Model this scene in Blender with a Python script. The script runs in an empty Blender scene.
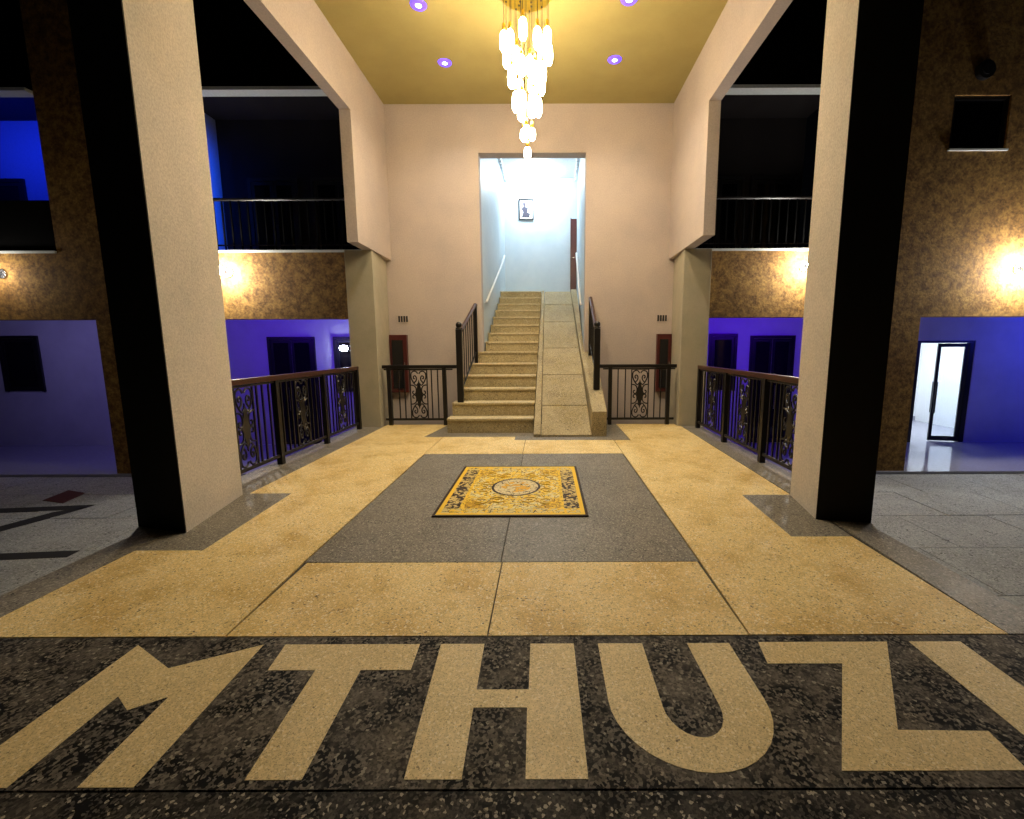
import bpy, bmesh, math, random
from mathutils import Vector
random.seed(7)
PI = math.pi
S = bpy.context.scene
COL = S.collection

# ------------------------------------------------------------------ camera
cam_d = bpy.data.cameras.new('camera')
cam_d.sensor_fit = 'HORIZONTAL'
cam_d.sensor_width = 36.0
cam_d.lens = 450.0 / 1024.0 * 36.0
cam_d.shift_x = -34.0 / 1024.0
cam_d.clip_start = 0.05
cam = bpy.data.objects.new('camera', cam_d)
COL.objects.link(cam)
cam.location = (0.29, 0.0, 1.4)
TILT = math.atan(63.5 / 450.0)
cam.rotation_mode = 'QUATERNION'
from mathutils import Quaternion
cam.rotation_quaternion = (Quaternion((1, 0, 0), PI / 2 - TILT) @ Quaternion((0, 0, 1), math.radians(-0.2)))
S.camera = cam

# ------------------------------------------------------------------ world (night) and exposure
w = bpy.data.worlds.new('night'); S.world = w
w.use_nodes = True
bg = w.node_tree.nodes['Background']
bg.inputs['Color'].default_value = (0.010, 0.011, 0.016, 1)
bg.inputs['Strength'].default_value = 0.06
S.view_settings.view_transform = 'Standard'
S.view_settings.look = 'None'
S.view_settings.gamma = 1.0
S.view_settings.use_curve_mapping = False
S.view_settings.exposure = 0.0
S.cycles.use_denoising = True
S.cycles.max_bounces = 8
S.cycles.sample_clamp_indirect = 6.0

# ------------------------------------------------------------------ lamps (large ones; the fittings hold their own)
def area(name, loc, size, size_y, power, color, direction, spread=PI):
    d = bpy.data.lights.new(name, 'AREA'); d.shape = 'RECTANGLE'
    d.size, d.size_y, d.energy, d.color = size, size_y, power, color
    d.spread = spread
    o = bpy.data.objects.new(name, d); COL.objects.link(o); o.location = loc
    o.rotation_euler = Vector(direction).to_track_quat('-Z', 'Y').to_euler()
    return o
def point(name, loc, power, color, r=0.05):
    d = bpy.data.lights.new(name, 'POINT'); d.energy, d.color, d.shadow_soft_size = power, color, r
    o = bpy.data.objects.new(name, d); COL.objects.link(o); o.location = loc
    return o
PURPLE = (0.10, 0.004, 1.0)
BLUE = (0.01, 0.035, 1.0)
# assumed coloured strips, unseen behind the down-stand of the ground-floor arcade
area('assumed_arcade_strip', (-5.2, 9.06, 2.06), 4.2, 0.06, 50, PURPLE, (0, 1, -0.35))
area('assumed_arcade_strip', (4.8, 9.06, 2.06), 3.4, 0.06, 50, PURPLE, (0, 1, -0.35))
area('assumed_arcade_strip', (-10.6, 9.06, 2.06), 3.6, 0.06, 15, (0.42, 0.36, 1.0), (0, 1, -0.5))
area('assumed_arcade_strip', (12.9, 9.06, 2.06), 1.6, 0.06, 50, (0.03, 0.045, 1.0), (0.1, 1, -0.35))
# assumed blue strips of the upper balconies, their fittings unseen
area('assumed_balcony_strip', (-6.2, 10.05, 4.5), 0.05, 2.4, 14, (0.01, 0.10, 1.0), (-1, 0.05, 0), 1.75)
area('assumed_balcony_strip', (-10.7, 9.1, 5.78), 2.2, 0.06, 40, BLUE, (0, 1, -0.3))

# ------------------------------------------------------------------ helpers
ORG = {}
class B:
    def __init__(s): s.v = []; s.f = []
    def box(s, x0, x1, y0, y1, z0, z1):
        n = len(s.v)
        s.v += [(x, y, z) for z in (z0, z1) for y in (y0, y1) for x in (x0, x1)]
        s.f += [tuple(n + i for i in q) for q in ((0, 2, 3, 1), (4, 5, 7, 6), (0, 1, 5, 4), (2, 6, 7, 3), (0, 4, 6, 2), (1, 3, 7, 5))]
        return s
    def prism(s, poly, z0, z1):
        a = sum(poly[i][0] * poly[(i + 1) % len(poly)][1] - poly[(i + 1) % len(poly)][0] * poly[i][1] for i in range(len(poly)))
        if a < 0: poly = poly[::-1]
        n = len(s.v); k = len(poly)
        s.v += [(p[0], p[1], z0) for p in poly] + [(p[0], p[1], z1) for p in poly]
        s.f.append(tuple(n + i for i in reversed(range(k)))); s.f.append(tuple(n + k + i for i in range(k)))
        for i in range(k):
            j = (i + 1) % k
            s.f.append((n + i, n + j, n + k + j, n + k + i))
        return s
    def hexa(s, p):   # 8 corner points ordered like box()
        n = len(s.v); s.v += [tuple(q) for q in p]
        s.f += [tuple(n + i for i in q) for q in ((0, 2, 3, 1), (4, 5, 7, 6), (0, 1, 5, 4), (2, 6, 7, 3), (0, 4, 6, 2), (1, 3, 7, 5))]
        return s
    def tube(s, path, r, k=8, caps=True, flat=None):
        pts = [Vector(p) for p in path]; n0 = len(s.v)
        for i, p in enumerate(pts):
            t = (pts[min(i + 1, len(pts) - 1)] - pts[max(i - 1, 0)]).normalized()
            up = Vector((0, 0, 1)) if abs(t.z) < 0.95 else Vector((0, 1, 0))
            if flat is not None: up = Vector(flat)
            a = t.cross(up).normalized(); b = a.cross(t).normalized()
            rr = r[i] if isinstance(r, (list, tuple)) else r
            for j in range(k):
                an = 2 * PI * (j + .5) / k
                s.v.append(tuple(p + a * (rr * math.cos(an)) + b * (rr * math.sin(an))))
        for i in range(len(pts) - 1):
            for j in range(k):
                j2 = (j + 1) % k
                s.f.append((n0 + i * k + j, n0 + i * k + j2, n0 + (i + 1) * k + j2, n0 + (i + 1) * k + j))
        if caps:
            s.f.append(tuple(n0 + j for j in reversed(range(k))))
            e = n0 + (len(pts) - 1) * k
            s.f.append(tuple(e + j for j in range(k)))
        return s
    def lathe(s, prof, c=(0, 0, 0), k=16):
        n0 = len(s.v)
        for (r, z) in prof:
            for j in range(k):
                an = 2 * PI * j / k
                s.v.append((c[0] + r * math.cos(an), c[1] + r * math.sin(an), c[2] + z))
        for i in range(len(prof) - 1):
            for j in range(k):
                j2 = (j + 1) % k
                s.f.append((n0 + i * k + j, n0 + i * k + j2, n0 + (i + 1) * k + j2, n0 + (i + 1) * k + j))
        if prof[0][0] > 1e-5: s.f.append(tuple(n0 + j for j in reversed(range(k))))
        if prof[-1][0] > 1e-5:
            e = n0 + (len(prof) - 1) * k; s.f.append(tuple(e + j for j in range(k)))
        return s
    def sphere(s, c, r, k=14, sq=1.0):
        m = k // 2
        return s.lathe([(max(r * math.sin(PI * i / m), 1e-6), -r * sq * math.cos(PI * i / m)) for i in range(m + 1)], c, k)
    def mesh(s, name, mat, off=Vector((0, 0, 0)), smooth=False):
        me = bpy.data.meshes.new(name)
        me.from_pydata([(x - off[0], y - off[1], z - off[2]) for x, y, z in s.v], [], s.f)
        bm = bmesh.new(); bm.from_mesh(me)
        bmesh.ops.remove_doubles(bm, verts=bm.verts, dist=1e-5)
        bmesh.ops.recalc_face_normals(bm, faces=bm.faces)
        bm.to_mesh(me); bm.free()
        me.materials.append(mat)
        if smooth:
            for p in me.polygons: p.use_smooth = True
        return me
    def build(s, name, mat, parent=None, smooth=False, bevel=0, origin=None):
        off = Vector(origin) if origin is not None else (ORG[parent.name] if parent else Vector((0, 0, 0)))
        o = bpy.data.objects.new(name, s.mesh(name, mat, off, smooth)); COL.objects.link(o)
        if parent:
            o.parent = parent
            o.location = off - ORG[parent.name]
        else:
            o.location = off
        ORG[o.name] = off.copy()
        if bevel:
            m = o.modifiers.new('edge', 'BEVEL'); m.width = bevel; m.segments = 2; m.limit_method = 'ANGLE'
        return o
def inst(name, me, parent, loc, rot=(0, 0, 0)):
    o = bpy.data.objects.new(name, me); COL.objects.link(o); o.parent = parent
    o.location = Vector(loc) - ORG[parent.name]; o.rotation_euler = rot
    ORG[o.name] = Vector(loc)
    return o
def tag(o, label=None, cat=None, group=None, kind=None):
    if label: o['label'] = label
    if cat: o['category'] = cat
    if group: o['group'] = group
    if kind: o['kind'] = kind
    return o
def thing(name, label, cat, loc, group=None):
    o = bpy.data.objects.new(name, None); COL.objects.link(o); o.location = loc
    o.empty_display_size = 0.1
    ORG[o.name] = Vector(loc)
    return tag(o, label, cat, group)
def struct(o, label, cat=None):
    return tag(o, label, cat, None, 'structure')

# ------------------------------------------------------------------ materials
class NT:
    def __init__(s, name):
        s.m = bpy.data.materials.new(name); s.m.use_nodes = True
        s.t = s.m.node_tree; s.b = s.t.nodes['Principled BSDF']
        s.co = s.t.nodes.new('ShaderNodeTexCoord').outputs['Object']
    def n(s, kind, **kw):
        nd = s.t.nodes.new(kind)
        for k, v in kw.items():
            if k in nd.inputs.keys(): nd.inputs[k].default_value = v
            else: setattr(nd, k, v)
        return nd
    def link(s, a, b): s.t.links.new(a, b)
    def noise(s, scale, detail=3, rough=.6):
        nd = s.n('ShaderNodeTexNoise', Scale=scale, Detail=detail, Roughness=rough); s.link(s.co, nd.inputs['Vector']); return nd.outputs['Fac']
    def vor(s, scale, out='Color'):
        nd = s.n('ShaderNodeTexVoronoi', Scale=scale); s.link(s.co, nd.inputs['Vector']); return nd.outputs[out]
    def ramp(s, f, p0, p1, c0=(0, 0, 0, 1), c1=(1, 1, 1, 1)):
        r = s.n('ShaderNodeValToRGB'); e = r.color_ramp.elements
        e[0].position, e[1].position = p0, p1; e[0].color, e[1].color = c0, c1
        s.link(f, r.inputs['Fac']); return r.outputs['Color']
    def mix(s, f, a, b, blend='MIX'):
        nd = s.n('ShaderNodeMix', data_type='RGBA', blend_type=blend)
        for sock, val in ((nd.inputs['Factor'], f), (nd.inputs['A'] if False else nd.inputs[6], a), (nd.inputs[7], b)):
            if hasattr(val, 'is_linked'): s.link(val, sock)
            elif isinstance(val, (int, float)): sock.default_value = val
            else: sock.default_value = (*val[:3], 1)
        return nd.outputs[2]
    def math(s, op, a, b=0.0, c=None):
        nd = s.n('ShaderNodeMath', operation=op)
        for i, val in enumerate((a, b) if c is None else (a, b, c)):
            if hasattr(val, 'is_linked'): s.link(val, nd.inputs[i])
            else: nd.inputs[i].default_value = val
        return nd.outputs[0]
    def bump(s, h, strength, dist=0.01):
        nd = s.n('ShaderNodeBump', Strength=strength, Distance=dist); s.link(h, nd.inputs['Height']); s.link(nd.outputs['Normal'], s.b.inputs['Normal'])
    def done(s, col, rough=.5, metal=0, spec=None):
        if hasattr(col, 'is_linked'): s.link(col, s.b.inputs['Base Color'])
        else: s.b.inputs['Base Color'].default_value = (*col[:3], 1)
        if hasattr(rough, 'is_linked'): s.link(rough, s.b.inputs['Roughness'])
        else: s.b.inputs['Roughness'].default_value = rough
        s.b.inputs['Metallic'].default_value = metal
        if spec is not None: s.b.inputs['Specular IOR Level'].default_value = spec
        return s.m
def plaster(name, c, c2, rough=.85, bump=.25, scale=1.3, fine=140, grain=.80, mid=0):
    t = NT(name)
    big = t.ramp(t.noise(scale, 5, .65), .38, .68)
    col = t.mix(big, c, c2)
    if mid:
        col = t.mix(t.ramp(t.noise(mid, 4, .7), .36, .62), t.mix(1.0, col, (.42, .36, .30), 'MULTIPLY'), col)
    f = t.noise(fine, 2, .7)
    col = t.mix(t.ramp(f, .3, .7), t.mix(1.0, col, (grain, grain, grain), 'MULTIPLY'), col)
    t.bump(f, bump, .006)
    return t.done(col, rough)
def terrazzo(name, base, stain, dark, light, chip, dthr, lthr, rough=.35, st=1.1, tint=None, lo=.75, spec=.35):
    """polished chips: every cell has its own tone, a few are dark or light stones"""
    t = NT(name)
    col = t.mix(t.ramp(t.noise(st, 6, .7), .42, .72), base, stain)
    if tint: col = t.mix(t.ramp(t.noise(2.7, 5, .65), .48, .72), col, tint)
    v = t.n('ShaderNodeSeparateColor'); t.link(t.vor(chip), v.inputs[0])
    tone = t.ramp(v.outputs[2], 0, 1, (lo, lo, lo, 1), (1.12, 1.12, 1.12, 1))
    col = t.mix(1.0, col, tone, 'MULTIPLY')
    d = t.math('MULTIPLY', t.ramp(v.outputs[0], dthr, min(dthr + .04, 1)), t.ramp(t.noise(5, 3), .35, .55))
    l = t.math('GREATER_THAN', v.outputs[1], lthr)
    col = t.mix(d, col, dark); col = t.mix(l, col, light)
    v2 = t.n('ShaderNodeSeparateColor'); t.link(t.vor(chip * 2.3), v2.inputs[0])
    col = t.mix(t.math('MULTIPLY', t.math('GREATER_THAN', v2.outputs[0], .88), .55), col, dark)
    t.bump(t.noise(chip * 1.3, 2), .06, .002)
    r = t.math('MULTIPLY_ADD', t.noise(6, 3), .25, rough)
    return t.done(col, r, 0, spec)
def plain(name, c, rough=.5, metal=0, var=.15, scale=25):
    t = NT(name)
    col = t.mix(t.ramp(t.noise(scale, 3), .3, .75), c, tuple(x * (1 - var) for x in c))
    return t.done(col, rough, metal)
def emis(name, c, strength):
    t = NT(name); t.b.inputs['Emission Color'].default_value = (*c, 1); t.b.inputs['Emission Strength'].default_value = strength
    return t.done(c, .3)
def glass(name, tint=(.9, .95, 1), rough=.02):
    t = NT(name); t.b.inputs['Transmission Weight'].default_value = 1; t.b.inputs['IOR'].default_value = 1.1
    return t.done(tint, rough)
M = {}
M['wall'] = plaster('hall_plaster', (.56, .48, .445), (.48, .415, .405), .8, .3, 1.1, 48, .84)
M['ceil'] = plaster('ceiling_paint', (.46, .385, .15), (.41, .34, .13), .85, .2)
M['pier'] = plaster('pier_plaster', (.52, .47, .37), (.41, .39, .30), .85, .35)
M['column'] = plaster('column_plaster', (.64, .56, .46), (.54, .49, .41), .85, .5, 1.6, 60, .70)
M['black_front'] = plain('black_column_face', (.004, .004, .005), .8)
M['beige'] = terrazzo('cream_terrazzo', (.78, .60, .28), (.68, .47, .16), (.10, .07, .03), (.84, .72, .46), 110, .95, .93, .46, 1.3, (.55, .355, .10), .84)
M['letter'] = terrazzo('letter_terrazzo', (.70, .56, .30), (.60, .46, .22), (.16, .12, .06), (.78, .66, .42), 130, .975, .93, .40, 1.5, None, .84)
M['grey'] = terrazzo('grey_terrazzo', (.24, .215, .175), (.165, .148, .122), (.03, .027, .025), (.36, .33, .27), 110, .88, .90, .38, 1.2, None, .6)
M['dark'] = terrazzo('dark_terrazzo', (.135, .12, .105), (.20, .175, .145), (.002, .002, .003), (.27, .25, .21), 92, .46, .965, .55, 1.4, None, .45, .12)
M['dark2'] = terrazzo('coarse_dark_terrazzo', (.07, .064, .058), (.12, .105, .09), (.002, .002, .003), (.34, .31, .26), 105, .42, .93, .55, 1.6, None, .4, .12)
M['joint'] = plain('joint_fill', (.035, .03, .025), .8)
M['step'] = terrazzo('step_terrazzo', (.50, .41, .23), (.40, .32, .17), (.16, .13, .08), (.60, .52, .34), 85, .88, .9, .5, 1.7)
M['tread'] = terrazzo('tread_terrazzo', (.62, .52, .32), (.52, .42, .24), (.2, .16, .1), (.7, .62, .42), 90, .93, .9, .45, 1.7)
M['ramp'] = terrazzo('ramp_terrazzo', (.44, .36, .21), (.27, .22, .13), (.12, .10, .07), (.52, .45, .30), 110, .88, .93, .7, 1.9, (.34, .27, .13))
M['brown'] = plaster('brown_roughcast', (.41, .235, .060), (.30, .155, .032), .9, 1.0, 1.2, 26, .55, 6.5)
M['paint_black'] = plain('black_rail_paint', (.007, .005, .005), .42)
M['paint_brown'] = plain('dark_brown_rail_paint', (.055, .020, .014), .3)
M['white'] = plain('white_paint', (.78, .80, .82), .5)
M['pale'] = plaster('pale_arcade_plaster', (.60, .60, .66), (.52, .52, .58), .8, .2)
M['stair_wall'] = plaster('stairwell_paint', (.60, .68, .74), (.50, .60, .68), .45, .2)
M['gold'] = plain('gold_metal', (.75, .50, .06), .28, .9)
M['wire'] = plain('wire_metal', (.10, .08, .05), .5, .5)
M['maroon'] = plain('maroon_wood', (.075, .010, .010), .35)
M['dark_glass'] = plain('dark_window_glass', (.006, .006, .009), .08)
M['frame_black'] = plain('black_frame_metal', (.010, .010, .012), .35)
M['ground'] = terrazzo('yard_paving', (.37, .385, .385), (.25, .26, .255), (.09, .09, .09), (.46, .47, .46), 60, .9, .93, .7, .9)
M['ground_dark'] = plain('dark_paving_inlay', (.006, .006, .007), .9)
M['ground_red'] = plain('red_paving_inlay', (.07, .010, .010), .9)
M['tile'] = plain('polished_floor_tile', (.34, .34, .42), .08)
M['slab'] = plain('pale_slab_edge', (.62, .66, .66), .6)
M['dark_room'] = plain('dim_balcony_wall', (.012, .008, .009), .8)  # near-black base colour stands in for the unlit balcony interior
M['dark_bal'] = NT('dull_black_paint_and_shade').done((.003, .003, .003), .9, 0, .05)  # black of rails and parapet; on the upper panels it paints shade
M['bluewall'] = plain('balcony_paint', (.32, .34, .40), .7)
M['glass'] = glass('clear_glass')
M['steel'] = plain('brushed_steel', (.55, .55, .57), .25, 1)
M['bulb'] = emis('warm_tube_glass', (1.0, .80, .50), 70)
M['globe'] = emis('wall_lamp_globe', (1.0, .95, .86), 520)
M['globe_dim'] = emis('wall_lamp_globe_dim', (1.0, .93, .82), 90)
M['globe_small'] = emis('arcade_lamp_globe', (.85, .92, 1.0), 60)
M['cool'] = emis('cool_ceiling_lamp', (.78, .92, 1.0), 165)
M['downlight'] = emis('blue_downlight_lens', (.30, .50, 1.0), 14)
M['halo'] = emis('violet_halo_glow', (.12, .06, 1.0), 2.2)  # emission paints the blue halo of the downlight onto its ring
M['interior'] = emis('room_lamp', (.85, .94, 1.0), 170)

# ------------------------------------------------------------------ levels
GZ, AZ = -1.15, -1.10          # yard, arcade floor
CZ = 5.70                      # hall ceiling
YB = 8.75                      # hall back wall / facade plane
WI = 2.60                      # hall half width
XE = 2.83                      # porch floor edge

# ------------------------------------------------------------------ porch floor
floor = struct(B().prism([(-XE, -3.0), (XE, -3.0), (XE, 3.28), (2.875, 3.41), (3.01, 4.09), (3.01, 7.82), (2.61, 7.82), (2.61, 8.05), (-2.61, 8.05), (-2.61, 7.82), (-3.055, 7.82), (-3.055, 4.16), (-2.935, 3.39), (-XE, 3.20)], -1.15, -.012).build('floor', M['joint']), 'raised terrazzo porch floor with inlaid lettering', 'floor')
def panel(poly, m, name='terrazzo_panel', z0=-.012, z1=0.0, label=None):
    o = B().prism(poly, z0, z1).build(name, M[m], floor)
    if label: o['label'] = label
    return o
def rect(x0, x1, y0, y1, g=.004): return [(x0 + g, y0 + g), (x1 - g, y0 + g), (x1 - g, y1 - g), (x0 + g, y1 - g)]
panel(rect(-XE, XE, -3.0, 1.25), 'dark2')
panel(rect(-XE, XE, 1.25, 2.02), 'dark')
panel(rect(-1.28, 0, 2.02, 2.78), 'beige'); panel(rect(0, 1.28, 2.02, 2.78), 'beige')
panel(rect(-1.30, -.01, 2.78, 5.77), 'grey'); panel(rect(-.01, 1.29, 2.78, 5.77), 'grey')
panel([(-1.31, 5.775), (-.025, 5.775), (-.025, 6.645), (-.19, 6.645), (-.19, 6.895), (-1.31, 6.895)], 'beige')
panel([(-.017, 5.775), (1.30, 5.775), (1.30, 6.625), (-.017, 6.64)], 'beige')
panel([(-2.575, 2.025), (-1.285, 2.025), (-1.308, 2.785), (-1.318, 6.895), (-1.62, 6.895), (-1.46, 8.04), (-2.575, 8.04), (-2.575, 4.19), (-2.17, 4.19), (-2.10, 2.965), (-2.575, 2.965)], 'beige')
panel([(2.545, 2.025), (1.285, 2.025), (1.298, 2.785), (1.308, 6.62), (1.56, 6.62), (1.56, 8.04), (2.605, 8.04), (2.605, 7.815), (2.66, 7.815), (2.60, 4.10), (2.14, 4.10), (2.10, 3.16), (2.545, 3.16)], 'beige')
panel([(-2.575, 2.965), (-2.10, 2.965), (-2.17, 4.19), (-2.575, 4.19)], 'grey')
panel([(2.545, 3.16), (2.10, 3.16), (2.14, 4.10), (2.60, 4.10)], 'grey')
panel([(-2.826, 2.025), (-2.58, 2.025), (-2.58, 7.815), (-3.05, 7.815), (-3.05, 4.16), (-2.93, 3.39), (-2.826, 3.205)], 'grey')
panel([(2.826, 2.025), (2.55, 2.025), (2.61, 4.1), (2.668, 7.815), (3.005, 7.815), (3.005, 4.09), (2.87, 3.41), (2.826, 3.285)], 'grey')
panel([(-1.615, 6.90), (-.185, 6.90), (-.185, 6.65), (1.552, 6.63), (1.552, 8.04), (-1.455, 8.04)], 'grey')
# lettering set into the floor
def arc(cx, cy, rx, ry, a0, a1, n): return [(cx + rx * math.cos(math.radians(a0 + (a1 - a0) * i / n)), cy + ry * math.sin(math.radians(a0 + (a1 - a0) * i / n))) for i in range(n + 1)]
T0, T1 = 1.285, 1.96
letters = {
 'M': [(-1.65, T1), (-1.376, 1.803), (-1.054, T1), (-1.04, 1.262), (-1.22, 1.262), (-1.24, 1.64), (-1.346, 1.573), (-1.448, 1.644), (-1.447, 1.262), (-1.656, 1.262)],
 'T': [(-.95, T1), (-.312, T1), (-.305, 1.788), (-.524, 1.788), (-.512, T0), (-.698, T0), (-.722, 1.788), (-.93, 1.788)],
 'H': [(-.212, T1), (-.006, T1), (.0, 1.673), (.215, 1.673), (.212, T1), (.418, T1), (.424, T0), (.219, T0), (.212, 1.58), (.002, 1.58), (.010, T0), (-.178, T0)],
 'U': [(.532, T1)] + arc(.846, 1.616, .312, .312, 180, 360, 18) + [(1.154, T1), (.955, T1)] + arc(.855, 1.580, .112, .140, 0, -180, 12) + [(.742, T1)],
 'Z': [(1.296, 1.966), (1.909, 1.966), (1.577, 1.47), (1.903, 1.464), (1.885, 1.31), (1.267, 1.31), (1.601, 1.82), (1.27, 1.82)],
 'I': [(2.014, 1.966), (2.257, 1.966), (2.256, 1.31), (2.015, 1.31)],
}
for k, p in letters.items():
    panel(p, 'letter', 'inlaid_letter', -.002, .0015, 'cream terrazzo letter ' + k)

# ------------------------------------------------------------------ hall shell
wb = B()
XA, XB_, ZT = -.925, 1.036, 4.88
wb.box(-3.0, XA, YB, YB + .25, GZ, CZ + .2).box(XB_, 3.0, YB, YB + .25, GZ, CZ + .2).box(XA, XB_, YB, YB + .25, ZT, CZ + .2)
struct(wb.build('wall_back', M['wall']), 'pinkish plaster back wall of the porch around the stair opening', 'wall')
for side, sx, yo, zl in (('left', -1, 7.24, 4.89), ('right', 1, 6.88, 4.81)):
    b = B()
    a, c = sorted((sx * WI, sx * (WI + .17)))
    b.box(a, c, yo, YB, 3.0, CZ)                 # hanging wall above the pier
    b.box(a, c, 2.6, yo, zl, CZ)               # deep beam over the side opening
    wl = struct(b.build('wall_' + side, M['wall']), 'upper %s side wall and beam of the porch' % side, 'wall')
    a, c = sorted((sx * 2.61, sx * 3.08))
    p = B().prism([(sx * 2.615, 7.82), (sx * 2.70, YB - .002), (sx * 3.08, YB - .002), (sx * 3.08, 7.82)], GZ, 3.0).build('pier', M['pier'], None, False, .008, ((a + c) / 2, 8.2, GZ))
    tag(p, 'plaster pier at the back %s corner beside the iron railing' % side, 'pier', 'hall piers')
cb = struct(B().box(-2.77, 2.77, 1.6, YB, CZ, CZ + .2).build('ceiling', M['ceil']), 'yellowish painted porch ceiling', 'ceiling')
B().box(-2.0, 2.1, 2.8, 7.2, CZ - .008, CZ).build('ceiling_panel', M['ceil'], cb)

# columns
def column(pl, label):
    cx = sum(p[0] for p in pl) / 4; cy = sum(p[1] for p in pl) / 4
    t = thing('column', label, 'column', (cx, cy, 0), 'porch columns')
    B().prism(pl, 0, CZ).build('shaft', M['column'], t)
    # thin black sheet on the face towards the forecourt
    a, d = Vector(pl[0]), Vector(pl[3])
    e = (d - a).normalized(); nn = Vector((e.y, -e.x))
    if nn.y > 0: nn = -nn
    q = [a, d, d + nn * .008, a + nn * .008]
    B().prism([(v.x, v.y) for v in q], .0, CZ).build('front_sheet', M['black_front'], t)
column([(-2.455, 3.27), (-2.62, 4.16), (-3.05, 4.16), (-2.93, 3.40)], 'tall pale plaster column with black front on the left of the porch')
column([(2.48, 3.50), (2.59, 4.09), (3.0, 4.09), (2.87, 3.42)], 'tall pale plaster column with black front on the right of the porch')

# ------------------------------------------------------------------ stairs
NZ = [.24, .463, .672, .880, 1.085, 1.30, 1.488, 1.668, 1.845, 2.025, 2.195, 2.36, 2.53, 2.705]
st = thing('staircase', 'terrazzo staircase climbing through the back wall opening', 'staircase', (-.55, 7.2, 0))
LX = [-1.32, -1.29, -1.255, -1.20, -1.14, -1.07]
for i, z in enumerate(NZ):
    y = 7.2 + .3 * i
    x0 = LX[i] if i < 6 else XA
    x1 = .09 + .0078 * i
    y1 = y + .30 if i < 13 else 12.5
    if i == 5: y1 = 9.0
    zb = 0 if i < 6 else z - .27
    if i >= 6: x0 = min(-.925 + .125 * (y + .3 - 9.0) / 2.1, -.80) + .002
    if i == 13: y1 = 12.49
    if i == 5:   # widest step of the upper run stops against the wall on its left end
        pl = [(x0, y), (x1, y), (x1, y1), (XA + .002, y1), (XA + .002, YB - .002), (x0, YB - .002)]
        s_ = B().prism([(p[0], max(p[1], y + .018)) for p in pl], 0, z - .035).build('step', M['step'], st)
        B().prism(pl, z - .035, z).build('tread', M['tread'], s_)
        continue
    s_ = B().box(x0 + .003, x1, y + .018, y1 + (.018 if i < 12 else 0), zb, z - .035).build('step', M['step'], st)
    B().box(x0, x1, y, y1, z - .035, z).build('tread', M['tread'], s_, False, .006)
struct(B().box(-.9, 1.03, 11.45, 12.49, 2.30, 2.40).build('floor_landing', M['step']), 'upper landing floor at the head of the stairs', 'floor')
rp = thing('ramp', 'steep terrazzo ramp running up beside the stair steps', 'ramp', (.66, 6.85, 0))
def rz(y): return max(.63 * (y - 6.82), 0)
def lin(y, a, b): return a + (b - a) * (y - 6.86) / (11.1 - 6.86)
ys = [6.86, 7.48, 8.22, 8.98, 9.86, 10.52, 11.1]
for y0, y1 in zip(ys[:-1], ys[1:]):
    g = .008
    pts = []
    for top in (0, 1):
        for y in (y0 + g, y1 - g):
            for a, b in ((.215, .27), (1.0, .885)):
                z = rz(y)
                pts.append((lin(y, a, b), y, z if top else max(z - .35, 0) - (.0 if z > .36 else .0)))
    B().hexa(pts).build('ramp_slab', M['ramp'], rp)
def strip(name, xa0, xb0, xa1, xb1, y0, y1, up0, up1, m='ramp', depth=.6):
    pts = []
    for top in (0, 1):
        for y, xa, xb, up in ((y0, xa0, xb0, up0), (y1, xa1, xb1, up1)):
            for x in (xa, xb):
                z = rz(y) + up
                pts.append((x, y, z if top else max(z - depth, 0)))
    return B().hexa(pts).build(name, M[m], rp, False, .006)
strip('kerb', .095, .205, .205, .262, 6.86, 11.1, .02, .02)
strip('kerb', 1.005, 1.235, .965, 1.235, 6.90, 8.745, .34, .08, depth=1.4)
strip('kerb', .965, 1.034, .89, 1.034, 8.755, 11.1, .06, .05)

# stairwell and upper hall (walls of the corridor seen through the opening)
struct(B().prism([(XA, 9.0), (-.80, 11.1), (-.80, 12.5), (-1.1, 12.5), (-1.1, 9.0)], 1.2, 5.75).build('wall_stair_left', M['stair_wall']), 'pale blue left wall of the stairwell', 'wall')
struct(B().prism([(XB_, 9.0), (1.13, 12.5), (1.3, 12.5), (1.3, 9.0)], 1.2, 5.75).build('wall_stair_right', M['stair_wall']), 'pale blue right wall of the stairwell', 'wall')
struct(B().box(-1.1, 1.3, 12.5, 12.7, 2.2, 5.75).build('wall_stair_end', M['stair_wall']), 'white-lit end wall at the top of the stairs', 'wall')
struct(B().box(-1.1, 1.3, 9.0, 12.7, 5.75, 5.9).build('ceiling_stair', M['white']), 'stairwell ceiling', 'ceiling')
def wx(sx, y): return min(-.925 + .125 * (y - 9.0) / 2.1, -.80) if sx > 0 else XB_ + (1.13 - XB_) * (y - 9.0) / 3.5
DEN = B().box(-.025, .025, -.04, .04, -.045, 0).mesh('dentil', M['white'])
for sx in (1, -1):
    ya = [9.0, 11.1, 12.5]
    pl = [(wx(sx, y) + sx * .002, y) for y in ya] + [(wx(sx, y) + sx * .07, y) for y in reversed(ya)]
    tr = struct(B().prism(pl, 5.66, 5.749).build('trim_1' if sx > 0 else 'trim_2', M['white']), 'white dentil cornice along the %s stairwell ceiling edge' % ('left' if sx > 0 else 'right'), 'cornice')
    for k in range(18): inst('dentil', DEN, tr, (wx(sx, 9.15 + k * .185) + sx * .045, 9.15 + k * .185, 5.66))
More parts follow.
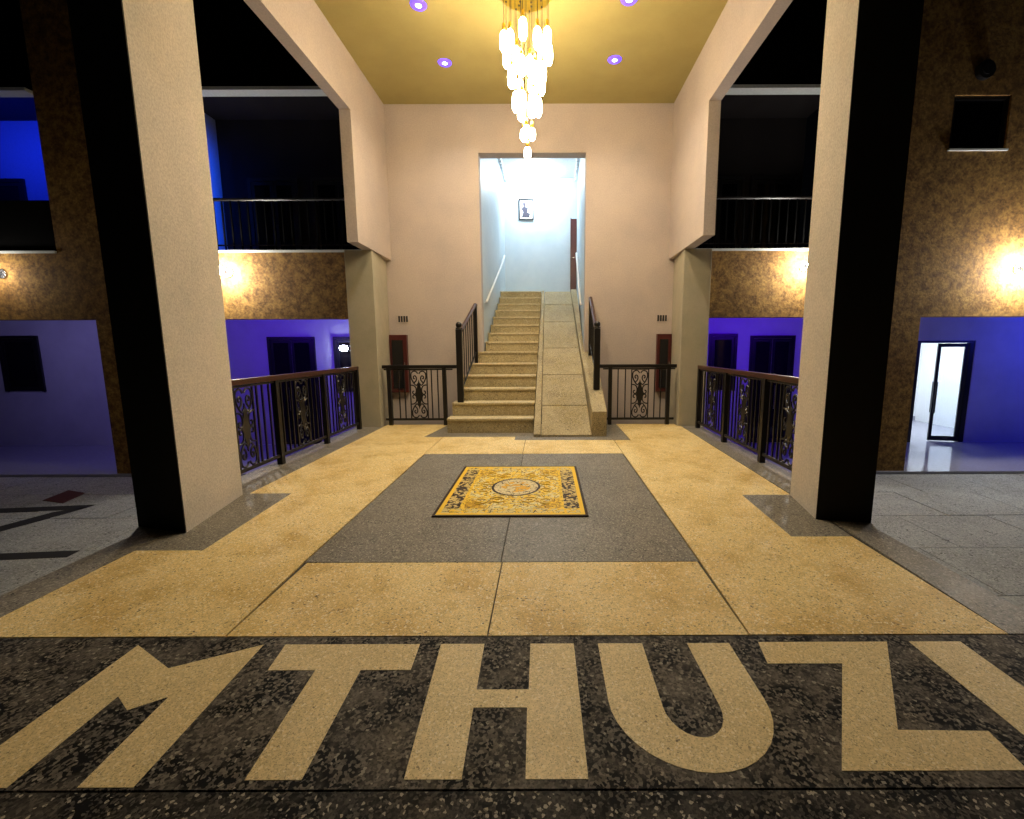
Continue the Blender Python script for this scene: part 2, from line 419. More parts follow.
# white wall handrails
for nm, x, sx, y0, z0, y1, z1 in (('left', XA, 1, 8.95, 2.25, 11.6, 3.62), ('right', XB_, -1, 8.95, 2.20, 11.0, 3.56)):
    t = thing('wall_handrail', 'white wall-mounted handrail on the %s stairwell wall' % nm, 'handrail', (x, y0, z0), 'stairwell handrails')
    xr = lambda yy: wx(sx, max(yy, 9.0)) + sx * .07
    B().tube([(xr(y0 + (y1 - y0) * f), y0 + (y1 - y0) * f, z0 + (z1 - z0) * f) for f in (0, .25, .5, .75, 1)], .022, 10).build('rail', M['white'], t, True)
    for f in (.06, .5, .94):
        yy, zz = y0 + (y1 - y0) * f, z0 + (z1 - z0) * f
        B().tube([(xr(yy) - sx * .068, yy, zz - .08), (xr(yy), yy, zz - .06), (xr(yy), yy, zz - .015)], .009, 6).build('bracket', M['white'], t)
# picture on the end wall
t = thing('framed_picture', 'small dark framed picture on the bright wall above the stairs', 'picture', (-.215, 12.5, 4.70))
x0, x1, z0, z1, y = -.41, -.02, 4.70, 5.23, 12.496
B().box(x0 + .03, x1 - .03, y - .012, y, z0 + .03, z1 - .03).build('mount', M['white'], t)
for bx in ((x0, x1, z0, z0 + .03), (x0, x1, z1 - .03, z1), (x0, x0 + .03, z0 + .03, z1 - .03), (x1 - .03, x1, z0 + .03, z1 - .03)):
    B().box(bx[0], bx[1], y - .03, y, bx[2], bx[3]).build('frame_bar', M['frame_black'], t)
dp = plain('dark_print', (.05, .045, .07), .5)
b = B()
b.prism([(x0 + .08, z0 + .07), (x0 + .27, z0 + .06), (x0 + .30, z0 + .15), (x0 + .22, z0 + .20), (x0 + .25, z0 + .30), (x0 + .17, z0 + .33), (x0 + .18, z0 + .43), (x0 + .11, z0 + .44), (x0 + .12, z0 + .33), (x0 + .07, z0 + .28), (x0 + .12, z0 + .2)], 0, .003)
b.v = [(p[0], y - .012 - p[2], p[1]) for p in b.v]
b.build('print', dp, t)
# maroon door at the right end of the end wall
t = struct(thing('door_1', 'narrow maroon door at the right of the bright end wall upstairs', 'door', (1.05, 12.49, 2.71)), 'narrow maroon door at the right of the bright end wall upstairs')
B().box(.975, 1.118, 12.455, 12.498, 2.712, 4.72).build('leaf', M['maroon'], t)
B().box(.955, .975, 12.44, 12.498, 2.712, 4.74).build('door_frame', M['maroon'], t)
B().tube([(1.0, 12.45, 3.72), (1.0, 12.40, 3.72), (1.06, 12.40, 3.72)], .012, 8).build('door_handle', M['steel'], t)
# ceiling lamp of the upper hall
t = thing('ceiling_lamp', 'bright white ceiling lamp glaring in the upper stair hall', 'lamp', (.05, 12.0, 5.75))
B().lathe([(.02, 0), (.15, 0), (.15, -.03), (.02, -.03)], (.05, 12.0, 5.75), 20).build('ceiling_plate', M['steel'], t, True)
B().lathe([(.001, -.20), (.10, -.185), (.19, -.13), (.22, -.05), (.20, -.03), (.02, -.03)], (.05, 12.0, 5.75), 20).build('bowl', M['cool'], t, True)
for k in range(7):
    an = k * 2 * PI / 7
    px_, py_ = .05 + .17 * math.cos(an), 12.0 + .17 * math.sin(an)
    B().lathe([(.001, -.34), (.018, -.29), (.001, -.24)], (px_, py_, 5.75), 6).tube([(px_, py_, 5.51), (px_, py_, 5.63)], .003, 4).build('crystal_drop', M['steel'], t)

# ------------------------------------------------------------------ ironwork
def spiral(cx, cz, r, a0, turns, n=20, sgn=1):
    return [(cx + (r * (1 - .78 * i / n)) * math.cos(a0 + sgn * turns * 2 * PI * i / n), 0, cz + (r * (1 - .78 * i / n)) * math.sin(a0 + sgn * turns * 2 * PI * i / n)) for i in range(n + 1)]
SCW, SCH = .30, .84
def scroll_meshes():
    out = []; r = .0115; F_ = (0, 1, 0)
    def add(p): out.append(B().tube(p, r, 5, flat=F_).mesh('scroll', M['paint_black']))
    def sm(pts):   # Catmull-Rom through the points
        o = []
        for k in range(len(pts) - 1):
            p0, p1, p2, p3 = pts[max(k - 1, 0)], pts[k], pts[k + 1], pts[min(k + 2, len(pts) - 1)]
            for f in (0, .34, .67):
                o.append(tuple(.5 * (2 * b + (c - a) * f + (2 * a - 5 * b + 4 * c - d_) * f * f + (3 * b - a - 3 * c + d_) * f ** 3) for a, b, c, d_ in zip(p0, p1, p2, p3)))
        return o + [pts[-1]]
    heart = sm([(.012, .37), (.035, .405), (.08, .415), (.122, .385), (.132, .32), (.115, .26), (.085, .205), (.045, .165), (.012, .20)])
    curl = sm([(.085, .205), (.045, .25), (.038, .30), (.06, .335), (.088, .32), (.085, .285), (.065, .285)])
    side = sm([(.137, .17), (.10, .165), (.065, .14), (.048, .09), (.055, .03), (.085, .005), (.112, .025), (.108, .06), (.085, .062)])
    for sx in (-1, 1):
        for sz in (-1, 1):
            for p in (heart, curl, side): add([(sx * a, 0, sz * b) for a, b in p])
    d = [(-.001, -.06), (-.04, .10), (-.062, .2), (-.04, .30), (-.001, .46), (.001, .46), (.04, .30), (.062, .2), (.04, .10), (.001, -.06)]
    b = B(); n = len(d)
    b.v = [(x, -.007, z - .2) for x, z in d] + [(x, .007, z - .2) for x, z in d]
    b.f = [tuple(range(n)), tuple(reversed(range(n, 2 * n)))] + [(k, (k + 1) % n, n + (k + 1) % n, n + k) for k in range(n)]
    dm = b.mesh('lozenge', M['paint_black'])
    w_, h_, q = SCW / 2, SCH / 2 + .02, .009
    o_ = [(-w_ - q, -h_), (w_ + q, -h_), (w_ + q, h_), (-w_ - q, h_)]; i_ = [(-w_ + q, -h_ + .012), (w_ - q, -h_ + .012), (w_ - q, h_ - .012), (-w_ + q, h_ - .012)]
    f = B()
    f.v = [(x, y, z) for y in (-q, q) for ring in (o_, i_) for x, z in ring]
    for k in range(4):
        l = (k + 1) % 4
        f.f += [(k, l, 4 + l, 4 + k), (8 + k, 12 + k, 12 + l, 8 + l), (k, 8 + k, 8 + l, l), (4 + k, 4 + l, 12 + l, 12 + k)]
    return out, dm, f.mesh('scroll_frame', M['paint_black'])
SC_ME, DI_ME, FR_ME = scroll_meshes()
BAL = B().box(-.009, .009, -.009, .009, 0, .90).mesh('baluster', M['paint_black'])
POST = B().box(-.032, .032, -.032, .032, 0, 1.02).mesh('post', M['paint_black'])
def railing(name, label, p0, p1, posts, scrolls, bals, z=1.05, wood=True, top_ext=(0, 0)):
    """a straight railing from p0 to p1; posts / scrolls / bals are distances along it"""
    a, c = Vector((*p0, 0)), Vector((*p1, 0)); d = (c - a).normalized(); L = (c - a).length
    an = math.atan2(d.y, d.x)
    t = thing('railing', label, 'railing', tuple(a), name)
    def bar(nm, s0, s1, z0, z1, hw, m):
        n = Vector((-d.y, d.x, 0))
        q = [a + d * s0 - n * hw, a + d * s1 - n * hw, a + d * s1 + n * hw, a + d * s0 + n * hw]
        return B().prism([(v.x, v.y) for v in q], z0, z1).build(nm, m, t, False, .006)
    bar('top_rail', -top_ext[0], L + top_ext[1], z - .045, z + .015, .034, M['paint_brown'] if wood else M['paint_black'])
    bar('bottom_rail', 0, L, .085, .125, .016, M['paint_black'])
    bar('upper_rail', 0, L, z - .075, z - .05, .012, M['paint_black'])
    for s in posts: inst('post', POST, t, a + d * s, (0, 0, an))
    for s in bals: inst('baluster', BAL, t, a + d * s + Vector((0, 0, .11)), (0, 0, an))
    for s in scrolls:
        o = inst('scroll_panel', FR_ME, t, a + d * s + Vector((0, 0, .55)), (0, 0, an))
        for me, nm in [(m_, 'scroll') for m_ in SC_ME] + [(DI_ME, 'lozenge')]:
            q = bpy.data.objects.new(nm, me); COL.objects.link(q); q.parent = o
    return t
for nm, x in (('left', -2.91), ('right', 2.89)):
    y0 = 4.22
    P = [5.30, 6.45, 7.60]
    scr = [4.73, 5.86, 7.01]
    bl = [4.95, 5.05, 5.17, 5.41, 5.52, 5.62, 6.10, 6.21, 6.32, 6.58, 6.69, 6.79, 7.24, 7.35, 7.47, 4.42, 4.52]
    railing('porch railings', 'black iron railing with scrollwork along the %s edge of the porch' % nm, (x, y0), (x, 7.64), [v - y0 for v in P] + [.04], [v - y0 for v in scr], [v - y0 for v in bl], 1.055, True)
railing('back railings', 'short black iron railing with scroll panel left of the stairs', (-2.58, 7.98), (-1.36, 7.98), [.09, 1.07], [.61], [.26, .36, .84, .95], 1.06, False, (0.02, .15))
railing('back railings', 'short black iron railing with scroll panel right of the stairs', (1.30, 7.98), (2.58, 7.98), [.13, 1.16], [.66], [.27, .40, .92, 1.03], 1.06, False, (0.10, .02))
# stair balustrades
def balustrade(side, n0, z0, n1, z1, zt0, zt1):
    t = thing('stair_balustrade', 'dark iron stair balustrade with ball-topped newel on the %s of the stairs' % side, 'balustrade', (n0[0], n0[1], z0), 'stair balustrades')
    x, y = n0
    B().box(x - .05, x + .05, y - .05, y + .05, z0, zt0 - .06).build('newel_post', M['paint_black'], t, False, .008)
    B().lathe([(.02, -.06), (.055, -.055), (.055, -.035), (.025, -.03)], (x, y, zt0), 14).sphere((x, y, zt0 + .01), .052).build('ball_finial', M['paint_black'], t, True)
    B().box(n1[0] - .03, n1[0] + .03, n1[1] - .03, n1[1] + .03, z1, zt1 - .02).build('end_post', M['paint_black'], t, False, .006)
    r0 = Vector((x, y, zt0 - .14)); r1 = Vector((n1[0], n1[1], zt1))
    B().tube([r0, r1, r1 + Vector((0, .07, .0))], .034, 8).build('top_rail', M['paint_brown'], t)
    l0 = Vector((x, y, z0 + .16)); l1 = Vector((n1[0], n1[1], z1 + .22))
    B().tube([l0, l1], .014, 6).build('bottom_rail', M['paint_black'], t)
    for k in range(1, 8):
        f = k / 8
        B().tube([l0.lerp(l1, f), r0.lerp(r1, f)], .010, 6).build('baluster', M['paint_black'], t)
balustrade('left', (-1.15, 7.57), .463, (-1.03, 8.62), 1.085, 1.74, 2.17)
balustrade('right', (1.135, 7.50), .68, (1.13, 8.60), 1.22, 1.74, 2.28)

# ------------------------------------------------------------------ fittings on the back wall
for nm, x0, x1 in (('left', -2.685, -2.36), ('right', 2.41, 2.685)):
    t = thing('wall_cabinet', 'dark red wall cabinet with black pane on the back wall behind the %s railing' % nm, 'cabinet', ((x0 + x1) / 2, YB, .52), 'wall cabinets')
    z0, z1 = .52, 1.62; y = YB
    B().box(x0, x1, y - .10, y, z0, z1).build('body', M['maroon'], t, False, .006)
    B().box(x0 + .05, x1 - .07, y - .115, y - .10, z0 + .08, z1 - .10).build('pane', M['dark_glass'], t)
    B().box(x1 - .05, x1 - .035, y - .13, y - .10, .98, 1.10).build('handle', M['steel'], t)
for nm, x0 in (('left', -2.52), ('right', 2.42)):
    t = thing('wall_vent', 'small slotted vent in the back wall above the %s cabinet' % nm, 'vent', (x0 + .09, YB, 1.86), 'wall vents')
    B().box(x0 - .015, x0 + .195, YB - .008, YB, 1.845, 1.99).build('plate', M['wall'], t)
    for k in range(4): B().box(x0 + k * .049, x0 + k * .049 + .032, YB - .012, YB - .006, 1.862, 1.975).build('slot', M['frame_black'], t)

# ------------------------------------------------------------------ ceiling fittings
DL = [(-1.24, 7.56, 'rear left'), (1.35, 7.50, 'rear right'), (-1.31, 6.37, 'left of the chandelier'), (1.35, 6.29, 'right of the chandelier'),
      (-1.31, 5.15, 'added out of view, left'), (1.35, 5.10, 'added out of view, right')]  # this last row is unseen, added to brighten the floor
for i, (x, y, lb) in enumerate(DL):
    zc = CZ if i < 2 else CZ - .008
    t = thing('downlight', 'small blue recessed ceiling downlight, %s' % lb, 'downlight', (x, y, zc), 'ceiling downlights')
    B().lathe([(.055, -.012), (.095, -.012), (.105, 0), (.055, 0)], (x, y, zc - .001), 24).build('halo_rim', M['halo'], t, True)
    B().lathe([(.001, -.016), (.035, -.014), (.053, -.004)], (x, y, zc - .001), 20).build('lens', M['downlight'], t, True)
    d = bpy.data.lights.new('downlight_beam', 'SPOT'); d.energy = 145 if i < 2 else 172; d.color = (1.0, .86, .64); d.spot_size = math.radians(132 if i < 2 else 108); d.spot_blend = .9; d.shadow_soft_size = .05
    o = bpy.data.objects.new('downlight_beam', d); COL.objects.link(o); o.location = (x, y, zc - .03)

CX0, CY0 = .07, 6.02
ch = thing('chandelier', 'golden tiered chandelier of glowing glass tubes hanging from the ceiling', 'chandelier', (CX0, CY0, CZ - .008))
B().lathe([(.02, 0), (.325, 0), (.335, -.02), (.335, -.10), (.32, -.115), (.001, -.115)], (CX0, CY0, CZ - .008), 40).build('canopy', M['gold'], ch)
CAP = B().lathe([(.006, .05), (.016, .045), (.02, .0), (.024, -.035), (.02, -.035)], (0, 0, 0), 10).mesh('cap', M['gold'], smooth=True)
TUBE = B().lathe([(.001, -.235), (.028, -.228), (.045, -.195), (.049, -.11), (.042, -.03), (.020, 0)], (0, 0, 0), 12).mesh('glass_tube', M['bulb'], smooth=True)
SHORT = B().lathe([(.001, -.145), (.024, -.138), (.041, -.11), (.044, -.06), (.034, -.012), (.018, 0)], (0, 0, 0), 12).mesh('glass_tube', M['bulb'], smooth=True)
ROD = B().lathe([(.011, -.012), (.011, 0), (.001, .002)], (0, 0, 0), 8).mesh('grommet', M['wire'])
tiers = [(10, .275, 5.13, .04, TUBE, .2), (8, .20, 4.80, .03, TUBE, .5), (6, .135, 4.50, .02, TUBE, .1), (3, .062, 4.12, .0, SHORT, .35), (1, 0, 3.89, 0, SHORT, 0)]
for n, r, z, jit, me, ph in tiers:
    for k in range(n):
        an = ph + 2 * PI * k / n
        x, y = CX0 + r * math.cos(an), CY0 + r * math.sin(an)
        zz = z + (jit if k % 2 else -jit)
        B().tube([(x, y, CZ - .13), (x, y, zz + .04)], .0035, 4).build('wire', M['wire'], ch)
        inst('cap', CAP, ch, (x, y, zz)); inst('glass_tube', me, ch, (x, y, zz - .035))
        inst('grommet', ROD, ch, (x, y, CZ - .133))

# ------------------------------------------------------------------ rug
def rug_mat():
    t = NT('rug_pile')
    sp = t.n('ShaderNodeSeparateXYZ'); t.link(t.co, sp.inputs[0])
    ax = t.math('ABSOLUTE', sp.outputs[0]); ay = t.math('ABSOLUTE', sp.outputs[1])
    dx = t.math('SUBTRACT', .65, ax); dy = t.math('SUBTRACT', .775, ay)
    d = t.math('MINIMUM', dx, dy)
    gold, dgold, brown, cream = (.80, .52, .03), (.50, .28, .01), (.030, .013, .004), (.72, .62, .30)
    def line(scale, half):   # curling filigree: thin contour lines of a noise field
        return t.math('LESS_THAN', t.math('ABSOLUTE', t.math('SUBTRACT', t.noise(scale, 1, .4), .5)), half)
    n1 = t.ramp(t.noise(20, 1, .4), .50, .53)
    n2 = t.ramp(t.noise(30, 1, .4), .47, .50)
    field = t.mix(n1, cream, (.82, .58, .07))
    field = t.mix(line(13, .028), field, (.40, .22, .01))
    # gold corners of the field
    cr = t.math('ADD', t.math('DIVIDE', ax, .42), t.math('DIVIDE', ay, .56))
    field = t.mix(t.ramp(t.math('MULTIPLY', cr, .5), .74, .80), field, t.mix(n2, gold, dgold))
    # oval medallion
    ex = t.math('DIVIDE', sp.outputs[0], .235); ey = t.math('DIVIDE', sp.outputs[1], .27)
    e = t.math('SQRT', t.math('ADD', t.math('MULTIPLY', ex, ex), t.math('MULTIPLY', ey, ey)))
    aur = t.math('MULTIPLY', t.math('LESS_THAN', e, 1.75), t.ramp(t.noise(30, 1, .5), .50, .53))
    field = t.mix(aur, field, gold)
    field = t.mix(t.math('LESS_THAN', e, 1.03), field, brown)
    field = t.mix(t.math('LESS_THAN', e, .93), field, (.66, .55, .30))
    field = t.mix(t.math('MULTIPLY', t.math('LESS_THAN', e, .62), n1), field, (.70, .38, .02))
    side = t.mix(n2, brown, (.62, .46, .16))
    col = t.mix(t.math('LESS_THAN', dx, .225), field, gold)
    col = t.mix(t.math('LESS_THAN', dx, .195), col, side)
    col = t.mix(t.math('LESS_THAN', dy, .17), col, t.mix(n2, gold, (.62, .50, .2)))
    col = t.mix(t.math('LESS_THAN', d, .062), col, gold)
    col = t.mix(t.math('LESS_THAN', d, .026), col, brown)
    col = t.mix(t.math('MULTIPLY', line(21, .018), t.math('GREATER_THAN', d, .062)), col, brown)
    t.bump(t.noise(240, 2), .3, .004)
    return t.done(col, .5, 0, .15)
rg = thing('rug', 'golden patterned rug with oval medallion on the grey terrazzo', 'rug', (-.01, 4.33, .0005))
B().box(-.66, .64, 3.555, 5.105, .001, .014).build('pile', rug_mat(), rg, False, .004)
gm = plain('rug_gold_thread', (.85, .55, .03), .35)
def flat_curve(pts, wd):
    b = B()
    b.tube([(p[0], p[1], .0145) for p in pts], wd, 4, flat=(0, 0, 1)); return b
for sx in (-1, 1):
    for sy in (-1, 1):
        for (cx, cy, r, a0, tn) in ((.30, .12, .075, 2.6, 1.2), (.14, .40, .085, -.5, -1.3), (.30, .42, .08, 1.2, 1.3)):
            p = [(-.01 + sx * (cx + r * (1 - .75 * i / 16) * math.cos(a0 + tn * 2 * PI * i / 16)), 4.33 + sy * (cy + r * (1 - .75 * i / 16) * math.sin(a0 + tn * 2 * PI * i / 16))) for i in range(17)]
            flat_curve(p, .009).build('scroll_motif', gm, rg)

# ------------------------------------------------------------------ facade and arcades
def fac(side, boxes, nm):
    b = B()
    for q in boxes: b.box(*q)
    return struct(b.build('wall_facade_' + nm, M['brown']), 'brown roughcast facade of the building on the %s' % side, 'wall')
fl = fac('left', [(-15.2, -3.0, YB, YB + .22, 1.93, 3.15), (-8.85, -6.9, YB, YB + .22, 3.15, 8.2), (-8.30, -7.5, YB, YB + .3, GZ, 1.93)], 'left')
fr = fac('right', [(3.0, 14.0, YB, YB + .22, 1.93, 3.15), (6.0, 7.62, YB, YB + .22, 3.15, 8.2), (8.65, 15.0, YB, YB + .22, 3.15, 8.2), (7.62, 8.65, YB, YB + .22, 3.15, 4.91), (7.62, 8.65, YB, YB + .22, 5.82, 8.2), (6.55, 7.45, YB, YB + .3, GZ, 1.93)], 'right')
for nm, x0, x1, par in (('l', -15.2, -8.86, fl), ('m', -6.9, -3.0, fl), ('r', 3.0, 6.0, fr)):
    B().box(x0, x1, YB - .12, YB + .1, 5.885, 5.94).build('slab_edge', M['slab'], par)
    B().box(x0, x1, YB + .02, YB + .2, 5.97, 8.2).build('upper_shade_panel', M['dark_bal'], par)  # black colour stands in for the unlit upper storey
    B().box(x0, x1, YB - .03, YB + .25, 3.15, 3.19).build('parapet_cap', M['slab'], par)
# small upper window on the right
t = struct(thing('window_1', 'small dark square window high in the brown facade at right', 'window', (8.13, YB, 4.91)), 'small dark square window high in the brown facade at right')
B().box(7.68, 8.59, YB + .09, YB + .11, 4.97, 5.76).build('pane', M['dark_glass'], t)
for q in ((7.62, 8.65, 4.91, 4.97), (7.62, 8.65, 5.76, 5.82), (7.62, 7.68, 4.97, 5.76), (8.59, 8.65, 4.97, 5.76)):
    B().box(q[0], q[1], YB + .04, YB + .14, q[2], q[3]).build('window_frame', M['frame_black'], t)
B().box(7.60, 8.67, YB - .04, YB + .04, 4.88, 4.91).build('window_sill', M['slab'], t)
t = thing('wall_socket_box', 'small dark round fitting on the brown facade above the window', 'fitting', (8.07, YB, 6.2))
B().tube([(8.07, YB - .001, 6.2), (8.07, YB - .09, 6.2)], .15, 16).build('body', M['frame_black'], t)
B().tube([(8.07, YB - .09, 6.2), (8.07, YB - .11, 6.2)], .09, 16).build('cover', M['frame_black'], t)

def arcade(x0, x1, nm, label):
    b = B().box(x0, x1, 11.4, 11.55, GZ, 2.3)
    wall = struct(b.build('wall_arcade_' + nm, M['pale']), label + ' wall behind the arcade', 'wall')
    struct(B().box(x0, x1, YB + .22, 11.55, 2.3, 2.45).build('ceiling_arcade_' + nm, M['pale']), label + ' arcade ceiling', 'ceiling')
    fl_ = B().box(x0, x1, YB - .05, 11.4, GZ, AZ).build('floor_arcade_' + nm, M['tile'])
    struct(fl_, label + ' polished arcade floor', 'floor')
    return wall
arcade(-7.5, -3.0, 'left', 'violet-lit left'); arcade(-15.2, -7.5, 'far_left', 'dim bluish far left')
arcade(3.0, 6.9, 'right', 'violet-lit right')
# far right arcade wall has a glass door opening
wr = B().box(6.9, 9.1, 11.4, 11.55, GZ, 2.3).box(11.08, 14.0, 11.4, 11.55, GZ, 2.3).box(9.1, 11.08, 11.4, 11.55, 1.50, 2.3)
struct(wr.build('wall_arcade_far_right', M['pale']), 'blue-lit far right wall behind the arcade', 'wall')
struct(B().box(6.9, 14.0, YB + .22, 11.55, 2.3, 2.45).build('ceiling_arcade_far_right', M['pale']), 'blue-lit far right arcade ceiling', 'ceiling')
struct(B().box(6.9, 14.0, YB - .05, 11.4, GZ, AZ).build('floor_arcade_far_right', M['tile']), 'polished tile floor reflecting the glass door', 'floor')

def glazed(name, x0, x1, z0, z1, leaves, label, y=11.4):
    t = struct(thing(name, label, 'door' if name.startswith('door') else 'window', ((x0 + x1) / 2, y, z0)), label)
    for q in ((x0, x1, z1 - .07, z1), (x0, x0 + .07, z0, z1 - .07), (x1 - .07, x1, z0, z1 - .07)):
        B().box(q[0], q[1], y - .05, y, q[2], q[3]).build('door_frame' if name.startswith('door') else 'window_frame', M['frame_black'], t)
    wd = (x1 - x0 - .14) / leaves
    for k in range(leaves):
        a = x0 + .07 + k * wd
        lf = B().box(a + .01, a + .07, y - .035, y - .005, z0 + .02, z1 - .08).box(a + wd - .07, a + wd - .01, y - .035, y - .005, z0 + .02, z1 - .08).box(a + .07, a + wd - .07, y - .035, y - .005, z1 - .15, z1 - .08).box(a + .07, a + wd - .07, y - .035, y - .005, z0 + .02, z0 + .12).build('leaf', M['frame_black'], t)
        B().box(a + .07, a + wd - .07, y - .025, y - .015, z0 + .12, z1 - .15).build('pane', M['dark_glass'], lf)
        if name.startswith('door'):
            hx = a + wd - .10 if k == 0 else a + .10
            B().tube([(hx, y - .09, z0 + .9), (hx, y - .09, z0 + 1.5)], .014, 8).build('door_handle', M['steel'], lf)
    return t
glazed('door_2', -6.67, -5.49, AZ, 1.65, 2, 'dark double glass door in the violet wall behind the left railing')
glazed('window_2', -5.02, -4.35, .25, 1.65, 1, 'dark window in the violet wall nearest the left pier')
glazed('window_3', 4.38, 5.08, .26, 1.69, 1, 'dark window in the violet wall nearest the right pier')
glazed('door_3', 5.41, 6.52, AZ, 1.64, 2, 'dark double glass door in the violet wall behind the right railing')
glazed('window_4', -14.0 + .6, -12.4, .3, 1.7, 1, 'black window in the dim bluish wall at the far left')

# glass entrance on the far right with a lit room behind it
x0, x1, z0, z1, y = 9.58, 11.08, AZ, 1.50, 11.4
t = struct(thing('door_4', 'black framed glass entrance door with steel pull handles, far right', 'door', ((x0 + x1) / 2, y, z0)), 'black framed glass entrance door with steel pull handles, far right')
B().box(9.16, x0 + .02, y + .06, y + .07, z0 + .06, z1 - .06).build('pane', M['glass'], t)
for q in ((9.1, x1, z1 - .06, z1), (9.1, x0 + .02, z0, z0 + .06), (9.1, 9.16, z0 + .06, z1 - .06), (x0 + .02, x0 + .14, z0, z1 - .06), (x1 - .12, x1, z0, z1 - .06)):
    B().box(q[0], q[1], y + .02, y + .12, q[2], q[3]).build('door_frame', M['frame_black'], t)
def leaf(px, py, ang, wd, flip):
    c, s = math.cos(ang), math.sin(ang)
    def R(u, v, z): return (px + u * c - v * s, py + u * s + v * c, z)
    def bx(b, u0, u1, v0, v1, za, zb): return b.hexa([R(u, v, z) for z in (za, zb) for v in (v0, v1) for u in (u0, u1)])
    b = B()
    for q in ((0, .07, z0 + .02, z1 - .07), (wd - .07, wd, z0 + .02, z1 - .07), (.07, wd - .07, z0 + .02, z0 + .14), (.07, wd - .07, z1 - .16, z1 - .07)): bx(b, q[0], q[1], -.02, .02, q[2], q[3])
    lf = b.build('leaf', M['frame_black'], t)
    bx(B(), .07, wd - .07, -.005, .005, z0 + .14, z1 - .16).build('pane', M['glass'], lf)
    for v in (-.07, .07):
        hb = B().tube([R(wd - .035, v, z0 + .75), R(wd - .035, v, z0 + 1.55)], .026, 8)
        for hz in (.85, 1.45): hb.tube([R(wd - .035, v, z0 + hz), R(wd - .035, 0, z0 + hz)], .010, 6)
        hb.build('door_handle', M['frame_black'], lf)
leaf(x0 + .15, y + .07, math.radians(80), .70, 1)
leaf(x1 - .13, y + .06, PI - math.radians(12), .66, -1)
struct(B().box(8.7, 8.85, 11.55, 15.0, GZ, 2.3).build('wall_lobby_left', M['white']), 'white left wall of the lit lobby', 'wall')
struct(B().box(12.6, 12.75, 11.55, 15.0, GZ, 2.3).build('wall_lobby_right', M['white']), 'white right wall of the lit lobby', 'wall')
wl_ = struct(B().box(8.85, 12.6, 14.85, 15.0, GZ, 2.3).build('wall_lobby_back', M['white']), 'white back wall of the lit lobby', 'wall')
struct(B().box(8.85, 12.6, 14.82, 14.85, AZ, AZ + .14).build('baseboard_lobby', M['tile']), 'grey baseboard of the lit lobby', 'baseboard')
struct(B().box(8.85, 12.6, 11.4, 14.85, GZ, AZ).build('floor_lobby', M['tile']), 'polished lobby floor', 'floor')
struct(B().box(8.7, 12.75, 11.55, 15.0, 2.3, 2.4).build('ceiling_lobby', M['white']), 'lobby ceiling', 'ceiling')
lp = thing('assumed_lobby_lamp', 'assumed round white ceiling lamp inside the lit lobby', 'lamp', (10.8, 13.2, 2.3))  # assumed lamp, the unseen source of the room's light
B().lathe([(.05, 0), (.33, 0), (.33, -.03), (.05, -.03)], (10.8, 13.2, 2.3), 20).build('ceiling_plate', M['white'], lp)
B().lathe([(.001, -.09), (.2, -.08), (.3, -.03)], (10.8, 13.2, 2.3), 20).build('diffuser', M['interior'], lp, True)

# upper balconies: dim rooms behind the parapet
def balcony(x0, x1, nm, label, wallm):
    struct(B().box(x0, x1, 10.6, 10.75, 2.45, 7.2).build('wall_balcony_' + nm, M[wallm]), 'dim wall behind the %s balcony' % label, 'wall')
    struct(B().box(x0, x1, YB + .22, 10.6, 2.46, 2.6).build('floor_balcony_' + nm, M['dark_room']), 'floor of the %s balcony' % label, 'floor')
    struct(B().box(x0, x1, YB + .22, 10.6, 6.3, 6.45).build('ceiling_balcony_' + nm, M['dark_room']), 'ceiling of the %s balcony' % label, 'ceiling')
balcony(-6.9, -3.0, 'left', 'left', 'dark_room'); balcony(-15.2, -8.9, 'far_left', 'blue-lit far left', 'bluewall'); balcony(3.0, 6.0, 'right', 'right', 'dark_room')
struct(B().box(-7.05, -6.9, YB + .22, 10.75, 2.46, 6.3).build('wall_balcony_side', M['bluewall']), 'blue-lit end wall of the left balcony', 'wall')
glazed('window_5', -6.3, -5.2, 2.7, 5.1, 2, 'dark balcony window above the left wall lamp', 10.6)
glazed('window_6', -4.9, -3.7, 2.7, 5.1, 2, 'dark balcony window above the left pier', 10.6)
glazed('window_7', 3.6, 4.7, 2.7, 5.1, 2, 'dark balcony window above the right pier', 10.6)
glazed('window_8', 4.85, 5.9, 2.7, 5.1, 2, 'dark balcony window beside the right column', 10.6)
glazed('window_9', -12.9, -11.25, 2.7, 5.1, 2, 'dark window in the blue-lit far left balcony', 10.6)

# dark balcony railings above the parapets
def balcony_rail(x0, x1, label):
    t = thing('balcony_railing', label, 'railing', ((x0 + x1) / 2, YB + .1, 3.19), 'balcony railings')
    B().tube([(x0, YB + .1, 4.12), (x1, YB + .1, 4.12)], .028, 8).build('top_rail', M['paint_black'], t)
    B().tube([(x0, YB + .1, 3.30), (x1, YB + .1, 3.30)], .014, 6).build('bottom_rail', M['dark_room'], t)
    n = max(2, int((x1 - x0) / .16))
    me = B().box(-.012, .012, -.012, .012, 0, .93).mesh('baluster', M['dark_bal'])
    for k in range(n + 1): inst('baluster', me, t, (x0 + .02 + (x1 - x0 - .04) * k / n, YB + .1, 3.19))
balcony_rail(-6.88, -3.02, 'dark railing of the left balcony above the wall lamp')
balcony_rail(3.02, 5.98, 'dark railing of the right balcony above the wall lamp')
B().box(-15.2, -8.87, YB + .04, YB + .14, 3.19, 4.10).build('balcony_parapet', M['dark_bal'], fl)['label'] = 'dark solid balcony parapet'
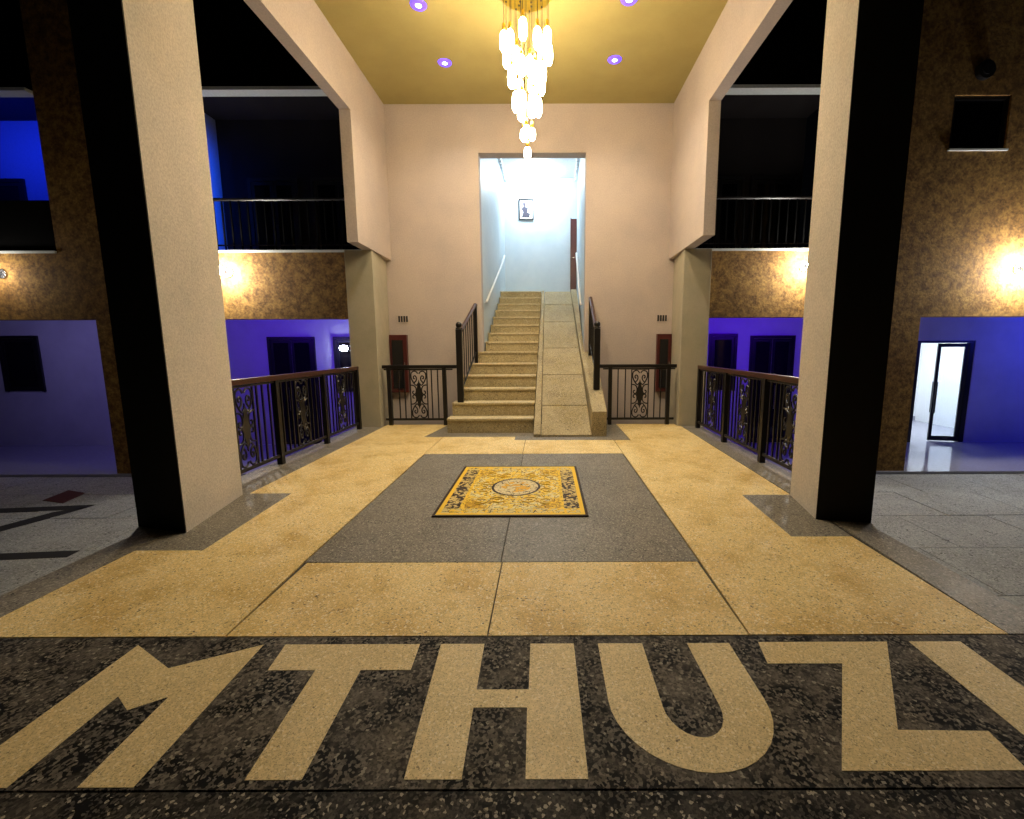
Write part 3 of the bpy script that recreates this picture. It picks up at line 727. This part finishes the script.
for nm, x0, x1 in (('left', -6.45, -6.0), ('right', 5.78, 6.2)):  # unseen uprights, added to keep lamp light off the brown wall
    p = B().box(x0, x1, 8.25, YB - .002, GZ, 8.2).box(x0 - .04, x1 + .04, 8.21, YB - .002, GZ, GZ + .3).build('shadow_caster', M['brown'], None, False, .01, ((x0 + x1) / 2, 8.5, GZ))
    tag(p, 'unseen brown roughcast shadow caster added behind the %s column' % nm, 'shadow_caster', 'added shadow casters')

# wall lamps on the facade band
def wall_lamp(x, z, label, yw=YB, r=.085, m='globe', out=.27):
    t = thing('wall_lamp', label, 'lamp', (x, yw, z), 'facade wall lamps')
    B().tube([(x, yw - .001, z), (x, yw - .03, z)], .09, 18).build('back_plate', M['steel'], t)
    B().tube([(x, yw - .03, z), (x, yw - out + .05, z), (x, yw - out + .05, z - .02)], .02, 8).build('arm', M['steel'], t)
    B().sphere((x, yw - out, z), r, 18).build('globe', M[m], t, True)
wall_lamp(-5.68, 2.79, 'bright globe wall lamp on the brown band beside the left column')
wall_lamp(-9.93, 2.78, 'bright globe wall lamp on the brown band at the far left', YB, .085, 'globe_dim')
wall_lamp(5.15, 2.86, 'bright globe wall lamp on the brown band beside the right column')
wall_lamp(9.17, 2.80, 'bright globe wall lamp on the brown facade at the far right', YB, .11)
wall_lamp(13.2, 2.80, 'unseen globe wall lamp added on the brown facade beyond the glass entrance', YB, .11)  # out of view, added to brighten the right facade and paving
wall_lamp(-4.72, 1.36, 'small white globe lamp in the violet arcade near the left pier', 11.33, .07, 'globe_small', .14)

# ------------------------------------------------------------------ yard
yd = struct(B().box(-16, 16, -4, YB - .05, GZ - .2, GZ - .015).build('ground', M['joint']), 'paved yard around the raised porch', 'ground')
for side in (-1, 1):
    yy = 1.0
    row = 0
    while yy < 8.6:
        y1 = min(yy + 1.1, YB - .06)
        xx = 2.86 + (.0 if row % 2 == 0 else -.55)
        while xx < 14.5:
            a, c = max(xx, 2.86 if y1 < 3.2 else 3.08), xx + 1.35
            if c - a > .1:
                q = sorted((side * (a + .006), side * (c - .006)))
                B().box(q[0], q[1], yy + .006, y1 - .006, GZ - .015, GZ + random.uniform(-.003, .003)).build('paving_slab', M['ground'], yd)
            xx += 1.35
        yy += 1.1; row += 1
def inlay(poly, m): B().prism(poly, GZ - .01, GZ + .006).build('paving_inlay', M[m], yd)
inlay([(-8.20, 7.30), (-8.33, 7.84), (-7.86, 7.68), (-7.71, 7.16)], 'ground_red')
inlay([(-8.9, 6.66), (-8.9, 6.86), (-7.08, 7.08), (-7.10, 6.86)], 'ground_dark')
inlay([(-7.10, 7.0), (-7.12, 6.79), (-7.5, 5.60), (-7.75, 5.60), (-7.42, 6.75)], 'ground_dark')
inlay([(-7.4, 5.05), (-7.4, 5.25), (-5.63, 5.40), (-5.6, 5.22)], 'ground_dark')
